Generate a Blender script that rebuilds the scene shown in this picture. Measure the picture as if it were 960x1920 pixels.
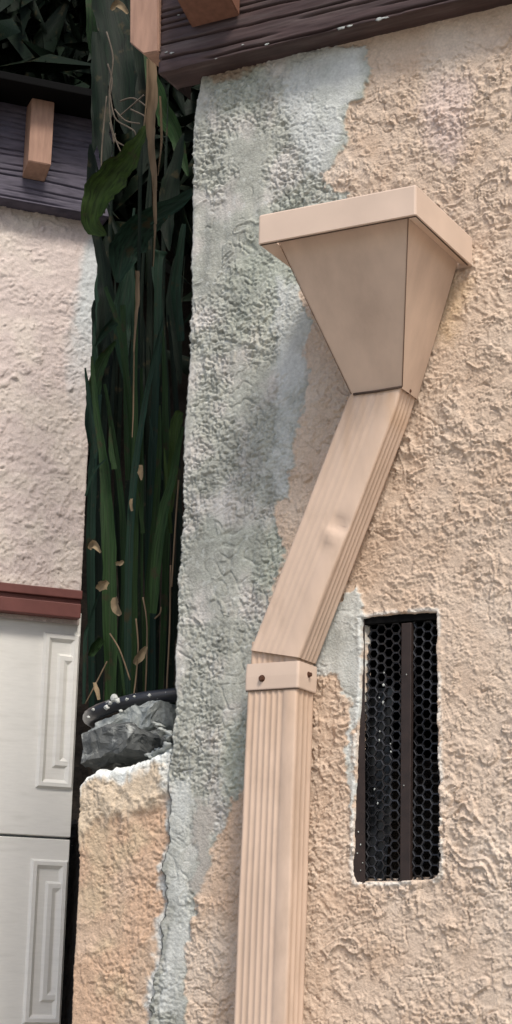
import bpy, bmesh, math, random
import numpy as np
from mathutils import Matrix, Vector, noise as mnoise

for o in list(bpy.data.objects):
    bpy.data.objects.remove(o)
scene = bpy.context.scene
col = scene.collection
rnd = random.Random(7)

# ------------------------------------------------------------------ camera
FPX = 3500.0                      # focal length in photo pixels (photo 960 x 1920)
PITCH, YAW, ROLL = math.radians(14.55), math.radians(28.8), math.radians(1.5)
CDIST, EYE = 2.75, 1.55
FW = Vector((-math.sin(YAW)*math.cos(PITCH), math.cos(YAW)*math.cos(PITCH), math.sin(PITCH)))
_rt = Vector((math.cos(YAW), math.sin(YAW), 0)); _up = _rt.cross(FW)
RT = _rt*math.cos(ROLL) + _up*math.sin(ROLL)
UP = _up*math.cos(ROLL) - _rt*math.sin(ROLL)
CAM = Vector((-FW.x*CDIST, -FW.y*CDIST, EYE))
cd = bpy.data.cameras.new('camera'); cam = bpy.data.objects.new('camera', cd); col.objects.link(cam)
cam.matrix_world = Matrix(((RT.x, UP.x, -FW.x, CAM.x), (RT.y, UP.y, -FW.y, CAM.y), (RT.z, UP.z, -FW.z, CAM.z), (0, 0, 0, 1)))
cd.sensor_fit = 'VERTICAL'; cd.sensor_height = 36; cd.lens = 36*FPX/1920
cd.clip_start = 0.05; cd.clip_end = 500
scene.camera = cam
scene.render.resolution_x, scene.render.resolution_y = 512, 1024

# ------------------------------------------------------------------ light
SUN_EL, SUN_AZ = math.radians(52), math.radians(46)      # azimuth: to the right of straight-on to the wall
sun_from = Vector((math.sin(SUN_AZ)*math.cos(SUN_EL), -math.cos(SUN_AZ)*math.cos(SUN_EL), math.sin(SUN_EL)))
world = bpy.data.worlds.new('World'); scene.world = world; world.use_nodes = True
wn = world.node_tree; wn.nodes.clear()
sky = wn.nodes.new('ShaderNodeTexSky'); sky.sky_type = 'NISHITA'; sky.sun_disc = False
sky.sun_elevation = SUN_EL; sky.sun_rotation = math.atan2(sun_from.x, sun_from.y)
sky.air_density = 1.0; sky.dust_density = 3.0; sky.ozone_density = 1.0
bg = wn.nodes.new('ShaderNodeBackground'); bg.inputs[1].default_value = 0.105
wo = wn.nodes.new('ShaderNodeOutputWorld')
wn.links.new(sky.outputs[0], bg.inputs[0]); wn.links.new(bg.outputs[0], wo.inputs[0])
sd = bpy.data.lights.new('sun', 'SUN'); sd.energy = 1.75; sd.angle = math.radians(14); sd.color = (1.0, 0.945, 0.87)
sun = bpy.data.objects.new('sun', sd); col.objects.link(sun)
sun.location = (1, -3, 6); sun.rotation_euler = sun_from.to_track_quat('Z', 'Y').to_euler()
vs = scene.view_settings
vs.view_transform = 'Standard'; vs.look = 'None'; vs.gamma = 1; vs.use_curve_mapping = False; vs.exposure = 0.70

# ------------------------------------------------------------------ helpers
def ray(u, v):
    return FW + RT*((u-480)/FPX) - UP*((v-960)/FPX)
def P(u, v, Y=0.0):                       # photo pixel on the plane y = Y (the wall, or a known distance from it)
    d = ray(u, v); t = (Y-CAM.y)/d.y
    return CAM + d*t
def PPL(u, v, p0, n):                     # photo pixel on any plane
    d = ray(u, v); return CAM + d*((p0-CAM).dot(n)/d.dot(n))

def noise_tab(seed):
    r = np.random.RandomState(seed); p = r.permutation(256); a = r.rand(256)*2*np.pi
    return np.concatenate([p, p]), np.cos(a), np.sin(a)
def pn(x, y, seed=0):
    p, gx, gy = noise_tab(seed)
    xi = np.floor(x).astype(int); yi = np.floor(y).astype(int); fx = x-xi; fy = y-yi
    xi &= 255; yi &= 255
    u = fx*fx*fx*(fx*(fx*6-15)+10); v = fy*fy*fy*(fy*(fy*6-15)+10)
    def g(ix, iy, dx, dy):
        h = p[p[ix & 255]+(iy & 255)]; return gx[h]*dx+gy[h]*dy
    a = g(xi, yi, fx, fy); b = g(xi+1, yi, fx-1, fy); c = g(xi, yi+1, fx, fy-1); d = g(xi+1, yi+1, fx-1, fy-1)
    return ((a+u*(b-a)) + v*((c+u*(d-c))-(a+u*(b-a))))*1.5
def fbm(x, y, seed=0, o=4, g=.5):
    r = 0; a = 1; f = 1; t = 0
    for i in range(o):
        r = r+a*pn(x*f, y*f, seed+i*13); t += a; a *= g; f *= 2.03
    return r/t*1.4
def sstep(a, b, x):
    t = np.clip((x-a)/(b-a), 0, 1); return t*t*(3-2*t)
def poly_sd(px, pz, poly):                # signed distance, positive inside
    q = np.array(poly); n = len(q); d = np.full(px.shape, 1e9); ins = np.zeros(px.shape, bool)
    for i in range(n):
        x1, y1 = q[i]; x2, y2 = q[(i+1) % n]; ex, ey = x2-x1, y2-y1
        t = np.clip(((px-x1)*ex+(pz-y1)*ey)/(ex*ex+ey*ey+1e-12), 0, 1)
        d = np.minimum(d, np.hypot(px-x1-t*ex, pz-y1-t*ey))
        c = (y1 > pz) != (y2 > pz)
        ins ^= c & (px < (x2-x1)*(pz-y1)/((y2-y1) if y2 != y1 else 1e-12)+x1)
    return np.where(ins, d, -d)

def link(name, me, mat, parent=None):
    o = bpy.data.objects.new(name, me); col.objects.link(o)
    if mat is not None and not me.materials: me.materials.append(mat)
    if parent is not None: o.parent = parent; o.matrix_parent_inverse = parent.matrix_world.inverted()
    return o
def thing(name, label, cat, loc=(0, 0, 0), group=None):
    o = bpy.data.objects.new(name, None); o.empty_display_size = .05; col.objects.link(o); o.location = loc
    o.matrix_world = Matrix.Translation(loc)
    return tag(o, label, cat, group)
def tag(o, label, cat, group=None):
    o['label'] = label; o['category'] = cat
    if group: o['group'] = group
    return o
def pydata(name, verts, faces, smooth=True):
    me = bpy.data.meshes.new(name); me.from_pydata([tuple(v) for v in verts], [], faces); me.validate(); me.update()
    if smooth:
        for p in me.polygons: p.use_smooth = True
    return me
def bm_mesh(name, bm, smooth=False):
    me = bpy.data.meshes.new(name); bmesh.ops.recalc_face_normals(bm, faces=bm.faces)
    bm.to_mesh(me); bm.free()
    for p in me.polygons: p.use_smooth = smooth
    return me
def bm_box(bm, c, s, M=None, bev=0.0, segs=2):
    r = bmesh.ops.create_cube(bm, size=1.0); vv = r['verts']
    for v in vv:
        v.co = Vector((v.co.x*s[0], v.co.y*s[1], v.co.z*s[2]))
    if bev:
        es = list({e for v in vv for e in v.link_edges})
        rr = bmesh.ops.bevel(bm, geom=es, offset=bev, segments=segs, affect='EDGES', profile=.5)
        vv = list({v for f in rr['faces'] for v in f.verts} | {v for v in vv if v.is_valid})
    for v in vv:
        v.co = v.co+Vector(c) if M is None else M @ (v.co+Vector(c))
    return vv
def tube_mesh(name, pts, rad, n=8, cap=True):
    pts = [Vector(p) for p in pts]; V = []; F = []
    if not hasattr(rad, '__len__'): rad = [rad]*len(pts)
    ref = Vector((0.31, -.77, .56)).normalized()
    for i, p in enumerate(pts):
        t = (pts[min(i+1, len(pts)-1)]-pts[max(i-1, 0)]).normalized()
        a = t.cross(ref).normalized(); b = t.cross(a)
        for k in range(n):
            th = 2*math.pi*k/n; V.append(p+(a*math.cos(th)+b*math.sin(th))*rad[i])
    for i in range(len(pts)-1):
        for k in range(n):
            F.append((i*n+k, i*n+(k+1) % n, (i+1)*n+(k+1) % n, (i+1)*n+k))
    if cap: F.append(tuple(range(n))[::-1]); F.append(tuple(range((len(pts)-1)*n, len(pts)*n)))
    return pydata(name, V, F)
def smooth_pts(pts, per=6):
    pts = [Vector(p) for p in pts]; out = []
    for i in range(len(pts)-1):
        p0 = pts[max(i-1, 0)]; p1 = pts[i]; p2 = pts[i+1]; p3 = pts[min(i+2, len(pts)-1)]
        for k in range(per):
            t = k/per
            out.append(.5*((2*p1)+(p2-p0)*t+(2*p0-5*p1+4*p2-p3)*t*t+(3*p1-p0-3*p2+p3)*t*t*t))
    out.append(pts[-1]); return out

# ------------------------------------------------------------------ materials
def mat(name, color, rough=.6, spec=.4, metal=0.0, var=0.0, vscale=20, bump=0.0, bscale=200, bdist=.001, attr=None, stretch=None,
        stain=None, stain_scale=6, stain_lo=.5, stain_hi=.7, trans=0.0):
    m = bpy.data.materials.new(name); m.use_nodes = True; nt = m.node_tree; N = nt.nodes; L = nt.links
    b = N['Principled BSDF']; b.inputs['Roughness'].default_value = rough; b.inputs['Specular IOR Level'].default_value = spec
    b.inputs['Metallic'].default_value = metal
    tc = N.new('ShaderNodeTexCoord'); mp = N.new('ShaderNodeMapping'); L.new(tc.outputs['Object'], mp.inputs[0])
    if stretch: mp.inputs['Scale'].default_value = stretch
    if attr:
        a = N.new('ShaderNodeAttribute'); a.attribute_name = attr; c = a.outputs['Color']
    else:
        a = N.new('ShaderNodeRGB'); a.outputs[0].default_value = (*color, 1); c = a.outputs[0]
    if stain:
        n2 = N.new('ShaderNodeTexNoise'); n2.inputs['Scale'].default_value = stain_scale; n2.inputs['Detail'].default_value = 6
        n2.inputs['Roughness'].default_value = .65
        L.new(mp.outputs[0], n2.inputs['Vector'])
        mr = N.new('ShaderNodeMapRange'); mr.inputs[1].default_value = stain_lo; mr.inputs[2].default_value = stain_hi
        L.new(n2.outputs['Fac'], mr.inputs[0])
        mx = N.new('ShaderNodeMixRGB'); L.new(mr.outputs[0], mx.inputs[0]); L.new(c, mx.inputs[1]); mx.inputs[2].default_value = (*stain, 1)
        c = mx.outputs[0]
    if var:
        n = N.new('ShaderNodeTexNoise'); n.inputs['Scale'].default_value = vscale; n.inputs['Detail'].default_value = 5
        L.new(mp.outputs[0], n.inputs['Vector'])
        mr = N.new('ShaderNodeMapRange'); mr.inputs[1].default_value = .3; mr.inputs[2].default_value = .7
        mr.inputs[3].default_value = 1-var; mr.inputs[4].default_value = 1+var; L.new(n.outputs['Fac'], mr.inputs[0])
        mx = N.new('ShaderNodeVectorMath'); mx.operation = 'SCALE'; L.new(c, mx.inputs[0]); L.new(mr.outputs[0], mx.inputs['Scale'])
        c = mx.outputs[0]
    L.new(c, b.inputs['Base Color'])
    if bump:
        n = N.new('ShaderNodeTexNoise'); n.inputs['Scale'].default_value = bscale; n.inputs['Detail'].default_value = 4
        L.new(mp.outputs[0], n.inputs['Vector'])
        bp = N.new('ShaderNodeBump'); bp.inputs['Strength'].default_value = bump; bp.inputs['Distance'].default_value = bdist
        L.new(n.outputs['Fac'], bp.inputs['Height']); L.new(bp.outputs[0], b.inputs['Normal'])
    return m

M_STUCCO = mat('stucco', (.5, .4, .3), .92, .15, attr='Col', var=.10, vscale=260, bump=.55, bscale=330, bdist=.0022)
M_CEMENT = mat('cement', (.36, .38, .36), .95, .1, var=.25, vscale=90, bump=.7, bscale=200, bdist=.003)
M_CEMENT_PALE = mat('pale_cement', (.55, .56, .52), .95, .1, var=.2, vscale=120, bump=.7, bscale=220, bdist=.003)
M_TAN = mat('tan_painted_metal', (.61, .455, .345), .5, .35, var=.07, vscale=14, bump=.05, bscale=60, bdist=.001,
            stain=(.47, .345, .26), stain_scale=6, stain_lo=.42, stain_hi=.72, stretch=(1.6, 1.6, .6))
M_TAN_RIM = mat('tan_painted_rim', (.64, .495, .39), .5, .35, var=.07, vscale=14, bump=.05, bscale=60)
M_TAN_PIPE = mat('tan_painted_pipe', (.58, .42, .315), .55, .3, attr='Col', var=.05, vscale=30, bump=.05, bscale=60,
                 stain=(.46, .335, .245), stain_scale=7, stain_lo=.50, stain_hi=.78, stretch=(2, 2, .9))
M_RUST = mat('rusty_screw', (.10, .045, .025), .7, .4, metal=.3, var=.3, vscale=300)
M_SEAM2 = mat('brown_seam', (.20, .13, .09), .8, .2)
M_SEAM = mat('dark_sealant', (.09, .06, .045), .8, .2)
M_BEAM = mat('dark_purple_brown_timber', (.060, .038, .036), .65, .3, var=.28, vscale=9, stretch=(1.2, 10, 14), stain=(.10, .075, .07), stain_scale=4)
M_BEAM2 = mat('slate_brown_timber', (.085, .075, .10), .65, .3, var=.25, vscale=9, stretch=(3, 3, 16), stain=(.05, .045, .065), stain_scale=5)
M_BATTEN = mat('pink_brown_timber', (.36, .22, .16), .75, .2, var=.16, vscale=12, stretch=(8, 8, 1.4), bump=.3, bscale=60)
M_BATTEN_SHADE = mat('shaded_red_brown_timber', (.15, .07, .045), .75, .2, var=.16, vscale=12, stretch=(8, 8, 1.4), bump=.3, bscale=60)  # red-brown timber with its underside shadow darkened into the colour
M_MESH = mat('dark_grille', (.012, .012, .014), .42, .5, var=.3, vscale=60)
M_BARV = mat('dark_brown_bar', (.026, .016, .013), .6, .4, var=.3, vscale=40, bump=.3, bscale=150)
M_BLACK = mat('matte_black', (.004, .004, .004), .9, .1)
M_SHEET = mat('dark_plastic_sheet', (.016, .017, .018), .35, .5, var=.3, vscale=30, bump=.2, bscale=30)
M_HOSE = mat('black_hose', (.018, .019, .024), .35, .5, var=.3, vscale=40, stain=(.3, .31, .3), stain_scale=60, stain_lo=.62, stain_hi=.66)
M_STONE = mat('grey_stone', (.095, .10, .098), .9, .2, var=.35, vscale=30, bump=.8, bscale=70, bdist=.006, stain=(.33, .34, .32), stain_scale=22, stain_lo=.55, stain_hi=.64)
M_SOIL = mat('dark_soil', (.025, .02, .016), .95, .1, var=.4, vscale=15, bump=.8, bscale=20, bdist=.03)
M_GROUND = mat('concrete_ground', (.30, .28, .25), .9, .2, var=.12, vscale=4, bump=.2, bscale=120)
M_WHITE = mat('white_door_paint', (.85, .83, .77), .5, .35, var=.03, vscale=20, stretch=(2, 2, 12), bump=.06, bscale=90, stain=(.66, .64, .58), stain_scale=5, stain_lo=.55, stain_hi=.85)
M_MAROON = mat('maroon_trim', (.165, .06, .05), .55, .35, var=.15, vscale=20, bump=.1)
def leaf_mat(name, color, rib, rough=.62, spec=.14):
    """blade colour varied along lines that follow the blade; LC holds (across, along, random)"""
    m = bpy.data.materials.new(name); m.use_nodes = True; nt = m.node_tree; N = nt.nodes; L = nt.links
    b = N['Principled BSDF']; b.inputs['Roughness'].default_value = rough; b.inputs['Specular IOR Level'].default_value = spec
    a = N.new('ShaderNodeAttribute'); a.attribute_name = 'LC'
    mp = N.new('ShaderNodeMapping'); mp.inputs['Scale'].default_value = (9, 1.6, 31); L.new(a.outputs['Vector'], mp.inputs[0])
    n = N.new('ShaderNodeTexNoise'); n.inputs['Scale'].default_value = 1.0; n.inputs['Detail'].default_value = 5; L.new(mp.outputs[0], n.inputs['Vector'])
    n2 = N.new('ShaderNodeTexNoise'); n2.inputs['Scale'].default_value = 38; n2.inputs['Detail'].default_value = 4
    tc = N.new('ShaderNodeTexCoord'); L.new(tc.outputs['Object'], n2.inputs['Vector'])
    mr = N.new('ShaderNodeMapRange'); mr.inputs[1].default_value = .3; mr.inputs[2].default_value = .7; mr.inputs[3].default_value = .45; mr.inputs[4].default_value = 1.7
    L.new(n.outputs['Fac'], mr.inputs[0])
    c = N.new('ShaderNodeRGB'); c.outputs[0].default_value = (*color, 1)
    sc = N.new('ShaderNodeVectorMath'); sc.operation = 'SCALE'; L.new(c.outputs[0], sc.inputs[0]); L.new(mr.outputs[0], sc.inputs['Scale'])
    sx = N.new('ShaderNodeSeparateXYZ'); L.new(a.outputs['Vector'], sx.inputs[0])
    ab = N.new('ShaderNodeMath'); ab.operation = 'ABSOLUTE'; L.new(sx.outputs[0], ab.inputs[0])
    m2 = N.new('ShaderNodeMapRange'); m2.inputs[1].default_value = .02; m2.inputs[2].default_value = .13; m2.inputs[3].default_value = .8; m2.inputs[4].default_value = 0
    L.new(ab.outputs[0], m2.inputs[0])
    mx = N.new('ShaderNodeMixRGB'); L.new(m2.outputs[0], mx.inputs[0]); L.new(sc.outputs[0], mx.inputs[1]); mx.inputs[2].default_value = (*rib, 1)
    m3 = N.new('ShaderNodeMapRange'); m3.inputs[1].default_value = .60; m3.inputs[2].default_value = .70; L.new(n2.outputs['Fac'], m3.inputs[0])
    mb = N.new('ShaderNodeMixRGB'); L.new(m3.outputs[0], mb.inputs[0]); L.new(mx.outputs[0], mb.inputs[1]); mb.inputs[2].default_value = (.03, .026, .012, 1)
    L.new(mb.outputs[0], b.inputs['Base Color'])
    bp = N.new('ShaderNodeBump'); bp.inputs['Strength'].default_value = .4; bp.inputs['Distance'].default_value = .002
    L.new(n.outputs['Fac'], bp.inputs['Height']); L.new(bp.outputs[0], b.inputs['Normal'])
    return m
M_LEAFS = [leaf_mat('leaf_green', (.014, .033, .009), (.022, .036, .014)), leaf_mat('leaf_teal', (.010, .026, .016), (.020, .032, .022)),
           leaf_mat('leaf_bright', (.018, .034, .005), (.030, .05, .012)), leaf_mat('leaf_shaded', (.0035, .0085, .004), (.006, .011, .006))]  # last one is leaf green with the planting's deep shade put in
M_DRY = mat('dry_stalk', (.17, .12, .075), .85, .15, var=.35, vscale=25, stretch=(5, 5, .6))
M_DRYLEAF = mat('withered_leaf', (.22, .165, .10), .85, .15, var=.35, vscale=60)
M_TWIG = mat('dry_twig', (.11, .09, .07), .85, .15, var=.3, vscale=40)

# ------------------------------------------------------------------ stucco surface (real relief from summed noise)
C_PEACH = np.array((.585, .462, .358)); C_PEACH2 = np.array((.535, .40, .295)); C_PALE = np.array((.63, .53, .435))
C_GREY = np.array((.365, .37, .325)); C_GREY2 = np.array((.44, .42, .385)); C_LIGHT = np.array((.57, .585, .555)); C_GREEN = np.array((.35, .375, .31))
C_ORANGE = np.array((.545, .38, .265)); C_YEL = np.array((.525, .405, .28))
def lips(x, z, seed, sc, k, cover, sharp=.035):
    """short lips of trowelled stucco: a saw-edged terrace of warped noise, kept only in places"""
    wx = fbm(x*sc*1.3, z*sc*1.3, seed+50, 2); wz = fbm(x*sc*1.3+9, z*sc*1.3, seed+70, 2)
    t = (fbm(x*sc+wx*.8, z*sc*1.25+wz*.8, seed, 3, .45)+1)*k+z*sc*.45
    s = t-np.floor(t); s = np.where(s < 1-sharp, s/(1-sharp), (1-s)/sharp)
    m = sstep(cover, cover+.12, fbm(x*sc*.9+3, z*sc*.9, seed+90, 2))
    return (s**2.2)*m
def creases(x, z, seed, sc, wd, cover):
    """thin broken furrows left by the trowel"""
    wx = fbm(x*sc*.7, z*sc*.7, seed+20, 2)*.7
    n = fbm(x*sc*.8+wx, z*sc*1.2-wx, seed, 2, .4)
    m = sstep(cover, cover+.2, fbm(x*sc*.55+7, z*sc*.55, seed+30, 2))
    return np.exp(-(n/wd)**2)*m
def peach_relief(x, z, seed):
    v1 = sstep(-.45, .25, fbm(x*3.2, z*3.2, seed+71, 2)); v2 = sstep(-.3, .3, fbm(x*4.5+2, z*4.5, seed+73, 2))
    h = .0034*lips(x, z, seed, 11, 1.1, .05)*(.4+.6*v2)+.0027*lips(x, z, seed+7, 20, 1.3, -.05)*(.45+.55*v1)+.0019*lips(x, z, seed+17, 38, 1.4, -.05)*(.45+.55*v2)+.0013*lips(x, z, seed+27, 62, 1.4, -.05)
    h -= .0024*creases(x, z, seed+61, 24, .04, .08)*(.4+.6*v2)+.0016*creases(x, z, seed+64, 52, .055, .0)*(.4+.6*v1)
    rough = sstep(-.2, .5, fbm(x*9, z*9, seed+31, 3))
    h += rough*(.0009*fbm(x*90, z*110, seed+33, 2)+.0010*pn(x*210, z*230, seed+35))
    return h*1.3+.003*fbm(x*5, z*5, seed+37, 2)
def grey_relief(x, z, seed):
    rough = sstep(-.35, .25, fbm(x*9, z*5, seed+41, 3))
    h = rough*(.0017*fbm(x*80, z*80, seed+43, 2)+.0020*pn(x*210, z*220, seed+45)-.0028*creases(x, z, seed+51, 70, .12, -.15)-.0022*sstep(.3, .5, pn(x*130, z*150, seed+48)))
    h += .0026*lips(x, z, seed+3, 15, 1.2, .12)-.0022*creases(x, z, seed+54, 24, .05, .15)+.005*fbm(x*7, z*4, seed+47, 3)
    h += .0018*fbm(x*40, z*5, seed+57, 2)*sstep(.0, .4, fbm(x*4, z*4, seed+58, 2))
    return h
def mixc(a, b, t): return a*(1-t[..., None])+b*t[..., None]
def grid_mesh(name, X, Y, Z, C, keep=None, flip=False):
    nz, nx = X.shape
    me = bpy.data.meshes.new(name)
    idx = np.arange(nx*nz).reshape(nz, nx)
    q = np.stack([idx[:-1, :-1], idx[:-1, 1:], idx[1:, 1:], idx[1:, :-1]], -1)
    if keep is not None:
        kf = keep[:-1, :-1] | keep[:-1, 1:] | keep[1:, 1:] | keep[1:, :-1]
        q = q[kf]
    q = q.reshape(-1, 4)
    if flip: q = q[:, ::-1]
    co = np.stack([X, Y, Z], -1).reshape(-1, 3).astype(np.float32)
    used = np.zeros(len(co), bool); used[q.ravel()] = True
    remap = np.cumsum(used)-1; co = co[used]; q = remap[q]; cc = C.reshape(-1, 3)[used]
    me.vertices.add(len(co)); me.vertices.foreach_set('co', co.ravel())
    me.loops.add(q.size); me.loops.foreach_set('vertex_index', q.ravel().astype(np.int32))
    me.polygons.add(len(q)); me.polygons.foreach_set('loop_start', np.arange(0, q.size, 4, dtype=np.int32))
    me.polygons.foreach_set('use_smooth', np.ones(len(q), bool))
    me.update(calc_edges=True); me.validate()
    at = me.attributes.new('Col', 'FLOAT_COLOR', 'POINT')
    at.data.foreach_set('color', np.concatenate([np.clip(cc, 0.01, .9), np.ones((len(cc), 1))], 1).astype(np.float32).ravel())
    return me
def spaced(a, b, step, lo=None, hi=None, grow=1.25, mx=.03):
    r = list(np.arange(a, b+step*.5, step))
    for lim, sgn in ((lo, -1), (hi, 1)):
        if lim is None: continue
        s = step; x = r[0] if sgn < 0 else r[-1]; ex = []
        while (x-lim)*sgn < 0:
            s = min(s*grow, mx); x = x+sgn*s; ex.append(x)
        r = ex[::-1]+r if sgn < 0 else r+ex
    return np.array(r)
def wpoly(pts, Y=0.0):
    return [(P(u, v, Y).x, P(u, v, Y).z) for u, v in pts]

# ------------------------------------------------------------------ ground
me = pydata('ground', [(-60, -60, 0), (60, -60, 0), (60, 60, 0), (-60, 60, 0)], [(0, 1, 2, 3)], False)
g = link('ground', me, M_GROUND); g['kind'] = 'structure'

# ------------------------------------------------------------------ main wall
edge_px = [(383, 60), (380, 120), (367, 190), (364, 300), (360, 420), (356, 600), (347, 830), (338, 1050), (331, 1200), (328, 1330), (324, 1400),
           (319, 1450), (318, 1530), (321, 1580), (307, 1630), (311, 1690), (297, 1740), (300, 1790), (286, 1850), (283, 1920), (278, 2000)]
ez = np.array([P(u, v).z for u, v in edge_px])[::-1]; ex = np.array([P(u, v).x for u, v in edge_px])[::-1]
zbot, ztop = P(560, 1935).z, P(300, 60).z
XE0 = float(ex.mean())
xs_f = spaced(XE0, P(975, 1000).x, .00145, None, 1.9)
zs = spaced(zbot, ztop, .00145, 0.0, ztop+.25)
depthc = np.array([.24, .16, .10, .055, .028, .014, .007, .003]); nd = len(depthc)
xs = np.concatenate([np.full(nd, XE0), xs_f]); dep = np.concatenate([depthc, np.zeros(len(xs_f))])
X, Z = np.meshgrid(xs, zs); D = np.broadcast_to(dep, X.shape).copy()
xedge = np.interp(Z, ez, ex)+(.0022+.0045*(Z < P(320, 1440).z))*fbm(Z*55, Z*0+2.2, 5, 4)+.004*fbm(Z*9, Z*0+7.2, 6, 2)
X = X+(xedge-XE0)*np.clip(1-(X-XE0)/.16, 0, 1)
dE = X-xedge
seed = 11
wob = .010*fbm(X*28, Z*28, 81, 4)+.006*fbm(X*90, Z*90, 82, 3)
wobz = .010*fbm(X*28+5, Z*28, 83, 4)+.006*fbm(X*90, Z*90+4, 84, 3)
Xw, Zw = X+wob, Z+wobz
def mask(px, soft=.0025, warp=True):
    p = wpoly(px); a, b = (Xw, Zw) if warp else (X, Z)
    out = np.zeros(X.shape); q = np.array(p); pad = .06
    sel = (a > q[:, 0].min()-pad) & (a < q[:, 0].max()+pad) & (b > q[:, 1].min()-pad) & (b < q[:, 1].max()+pad)
    out[sel] = sstep(-soft, soft, poly_sd(a[sel], b[sel], p)); return out
m_grey = mask([(200, 40), (505, 82), (600, 84), (684, 90), (696, 130), (684, 172), (652, 200), (655, 250), (640, 292), (604, 322), (612, 350), (660, 362), (640, 400),
               (560, 480), (560, 560), (588, 600), (572, 650), (580, 720), (560, 800), (550, 850), (546, 938), (514, 945), (522, 1000), (532, 1040), (512, 1100),
               (480, 1240), (480, 1460), (432, 1500), (420, 1560), (402, 1590), (388, 1640), (372, 1690), (361, 1740), (352, 1830), (350, 2000), (200, 2000)])
m_r = mask([(668, 1096), (682, 1130), (682, 1190), (680, 1300), (668, 1380), (667, 1500), (664, 1560), (655, 1480), (654, 1330), (634, 1262), (600, 1275), (560, 1290), (560, 1190), (640, 1130)], .003)
m_light = np.maximum(mask([(545, 92), (680, 92), (690, 130), (676, 170), (648, 200), (648, 250), (634, 296), (600, 340), (575, 320), (550, 250), (530, 200), (540, 140)], .012),
                     mask([(522, 520), (560, 530), (584, 600), (570, 650), (577, 720), (556, 800), (548, 850), (544, 936), (518, 930), (505, 880), (522, 800), (522, 700), (518, 600)], .010))
m_light = np.maximum(m_light, m_r)
m_light = np.maximum(m_light, .8*mask([(320, 1462), (362, 1462), (364, 1560), (360, 1640), (358, 1760), (340, 1900), (300, 1900), (302, 1800), (315, 1740), (312, 1640)], .008))
m_stroke = mask([(368, 1500), (402, 1515), (396, 1600), (388, 1660), (378, 1684), (367, 1664)], .005)
m_beam_shade = mask([(385, 128), (505, 88), (500, 120), (440, 150), (395, 150)], .008)
m_greyall = np.clip(np.maximum(m_grey, m_r), 0, 1)
m_smooth_top = mask([(480, 90), (830, -20), (1000, -60), (1000, 20), (860, 60), (760, 120), (700, 100)], .03)
hp = peach_relief(X, Z, seed); hg = grey_relief(X, Z, seed+200)
hp = hp*(1-.7*m_smooth_top)
H = hp*(1-m_greyall)+(hg*(1-.5*m_light)+.0012*m_light+.0024)*m_greyall
H = H*(1-.8*m_stroke)+.0035*m_stroke
band = np.exp(-((m_greyall-.5)/.28)**2)*.0016*(1-m_stroke)          # the ragged lip where the patch ends
H = H+band*(.5+fbm(X*60, Z*60, 91, 2))
# vent opening
vent_px = [(680, 1160), (750, 1151), (818, 1148), (820, 1300), (824, 1500), (826, 1636), (818, 1648), (740, 1652), (668, 1652), (663, 1640), (668, 1480), (671, 1400), (678, 1300), (681, 1230)]
vp = wpoly(vent_px); q = np.array(vp)
VD = np.full(X.shape, -1.0)
sel = (X > q[:, 0].min()-.05) & (X < q[:, 0].max()+.05) & (Z > q[:, 1].min()-.05) & (Z < q[:, 1].max()+.05)
VD[sel] = poly_sd(X[sel]+.0015*fbm(X[sel]*50, Z[sel]*50, 21, 3), Z[sel]+.0015*fbm(X[sel]*50, Z[sel]*50, 22, 3), vp)
lipv = np.exp(-((VD+.004)/.004)**2)*sel
Yv = D - H + .006*np.clip(.004-dE, 0, .004)**2/.004**2*(D == 0)
Yv = Yv-.0012*lipv
Yv = np.where(VD > -.0012, Yv+.016*sstep(-.0012, .0018, VD), Yv)
# colour of the coats and of painted-in shade
big = fbm(X*3, Z*3, 61, 3); mid = fbm(X*14, Z*14, 62, 4); fin = fbm(X*60, Z*60, 63, 3); sp = fbm(X*190, Z*190, 64, 2)
Cp = mixc(C_PEACH[None, None], C_PEACH2[None, None], sstep(-.2, .7, mid*.6+big*.5))
Cp = mixc(Cp, C_PALE[None, None], sstep(.15, .8, fbm(X*6, Z*6, 65, 4))*.8)
Cp = mixc(Cp, C_PALE[None, None], np.clip((X-P(700, 1500).x)/.5, 0, .5)*np.clip((P(700, 900).z-Z)/.5, 0, 1))
Cp = Cp*(1+.06*fin+.05*sp)[..., None]
Cg = mixc(C_GREY[None, None], C_GREY2[None, None], sstep(-.1, .6, mid))
Cg = mixc(Cg, C_GREEN[None, None], sstep(0, .6, fbm(X*5, Z*4, 66, 3))*.7)
Cg = Cg*(1+.20*mid+.20*fbm(X*26, Z*13, 69, 3)+.16*fin+.16*sp)[..., None]
Cg = mixc(Cg, C_LIGHT[None, None]*1.05, sstep(.25, .75, fbm(X*110, Z*110, 67, 3))*.45)
Cl = C_LIGHT[None, None]*(1+.10*mid+.08*fin+.06*sp)[..., None]
Cg = mixc(Cg, Cl, m_light*np.clip(.72+.5*fbm(X*18, Z*14, 70, 3), .3, .95))
C = mixc(Cp, Cg, m_greyall)
C = mixc(C, np.array((.40, .37, .33))[None, None]*(1+.1*fin)[..., None], m_stroke*.85)
C = mixc(C, np.array((.33, .235, .165))[None, None]*(1+.1*fin)[..., None], m_beam_shade*.8)  # shade just below the beam, painted into the wall colour
m_pink = mask([(820, 140), (880, 150), (880, 260), (850, 300), (800, 270), (790, 200)], .02)
C = mixc(C, np.array((.62, .50, .46))[None, None]*(1+.05*fin)[..., None], m_pink*.55)
m_rust = mask([(840, 520), (880, 530), (850, 640), (820, 640)], .02)
C = mixc(C, np.array((.60, .42, .22))[None, None]*(1+.05*fin)[..., None], m_rust*.5)
m_or = mask([(450, 1480), (425, 1510), (405, 1600), (380, 1700), (440, 1720), (440, 1500)], .015)
C = mixc(C, C_ORANGE[None, None]*(1+.08*fin)[..., None], m_or*(1-m_grey)*.5)
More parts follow.
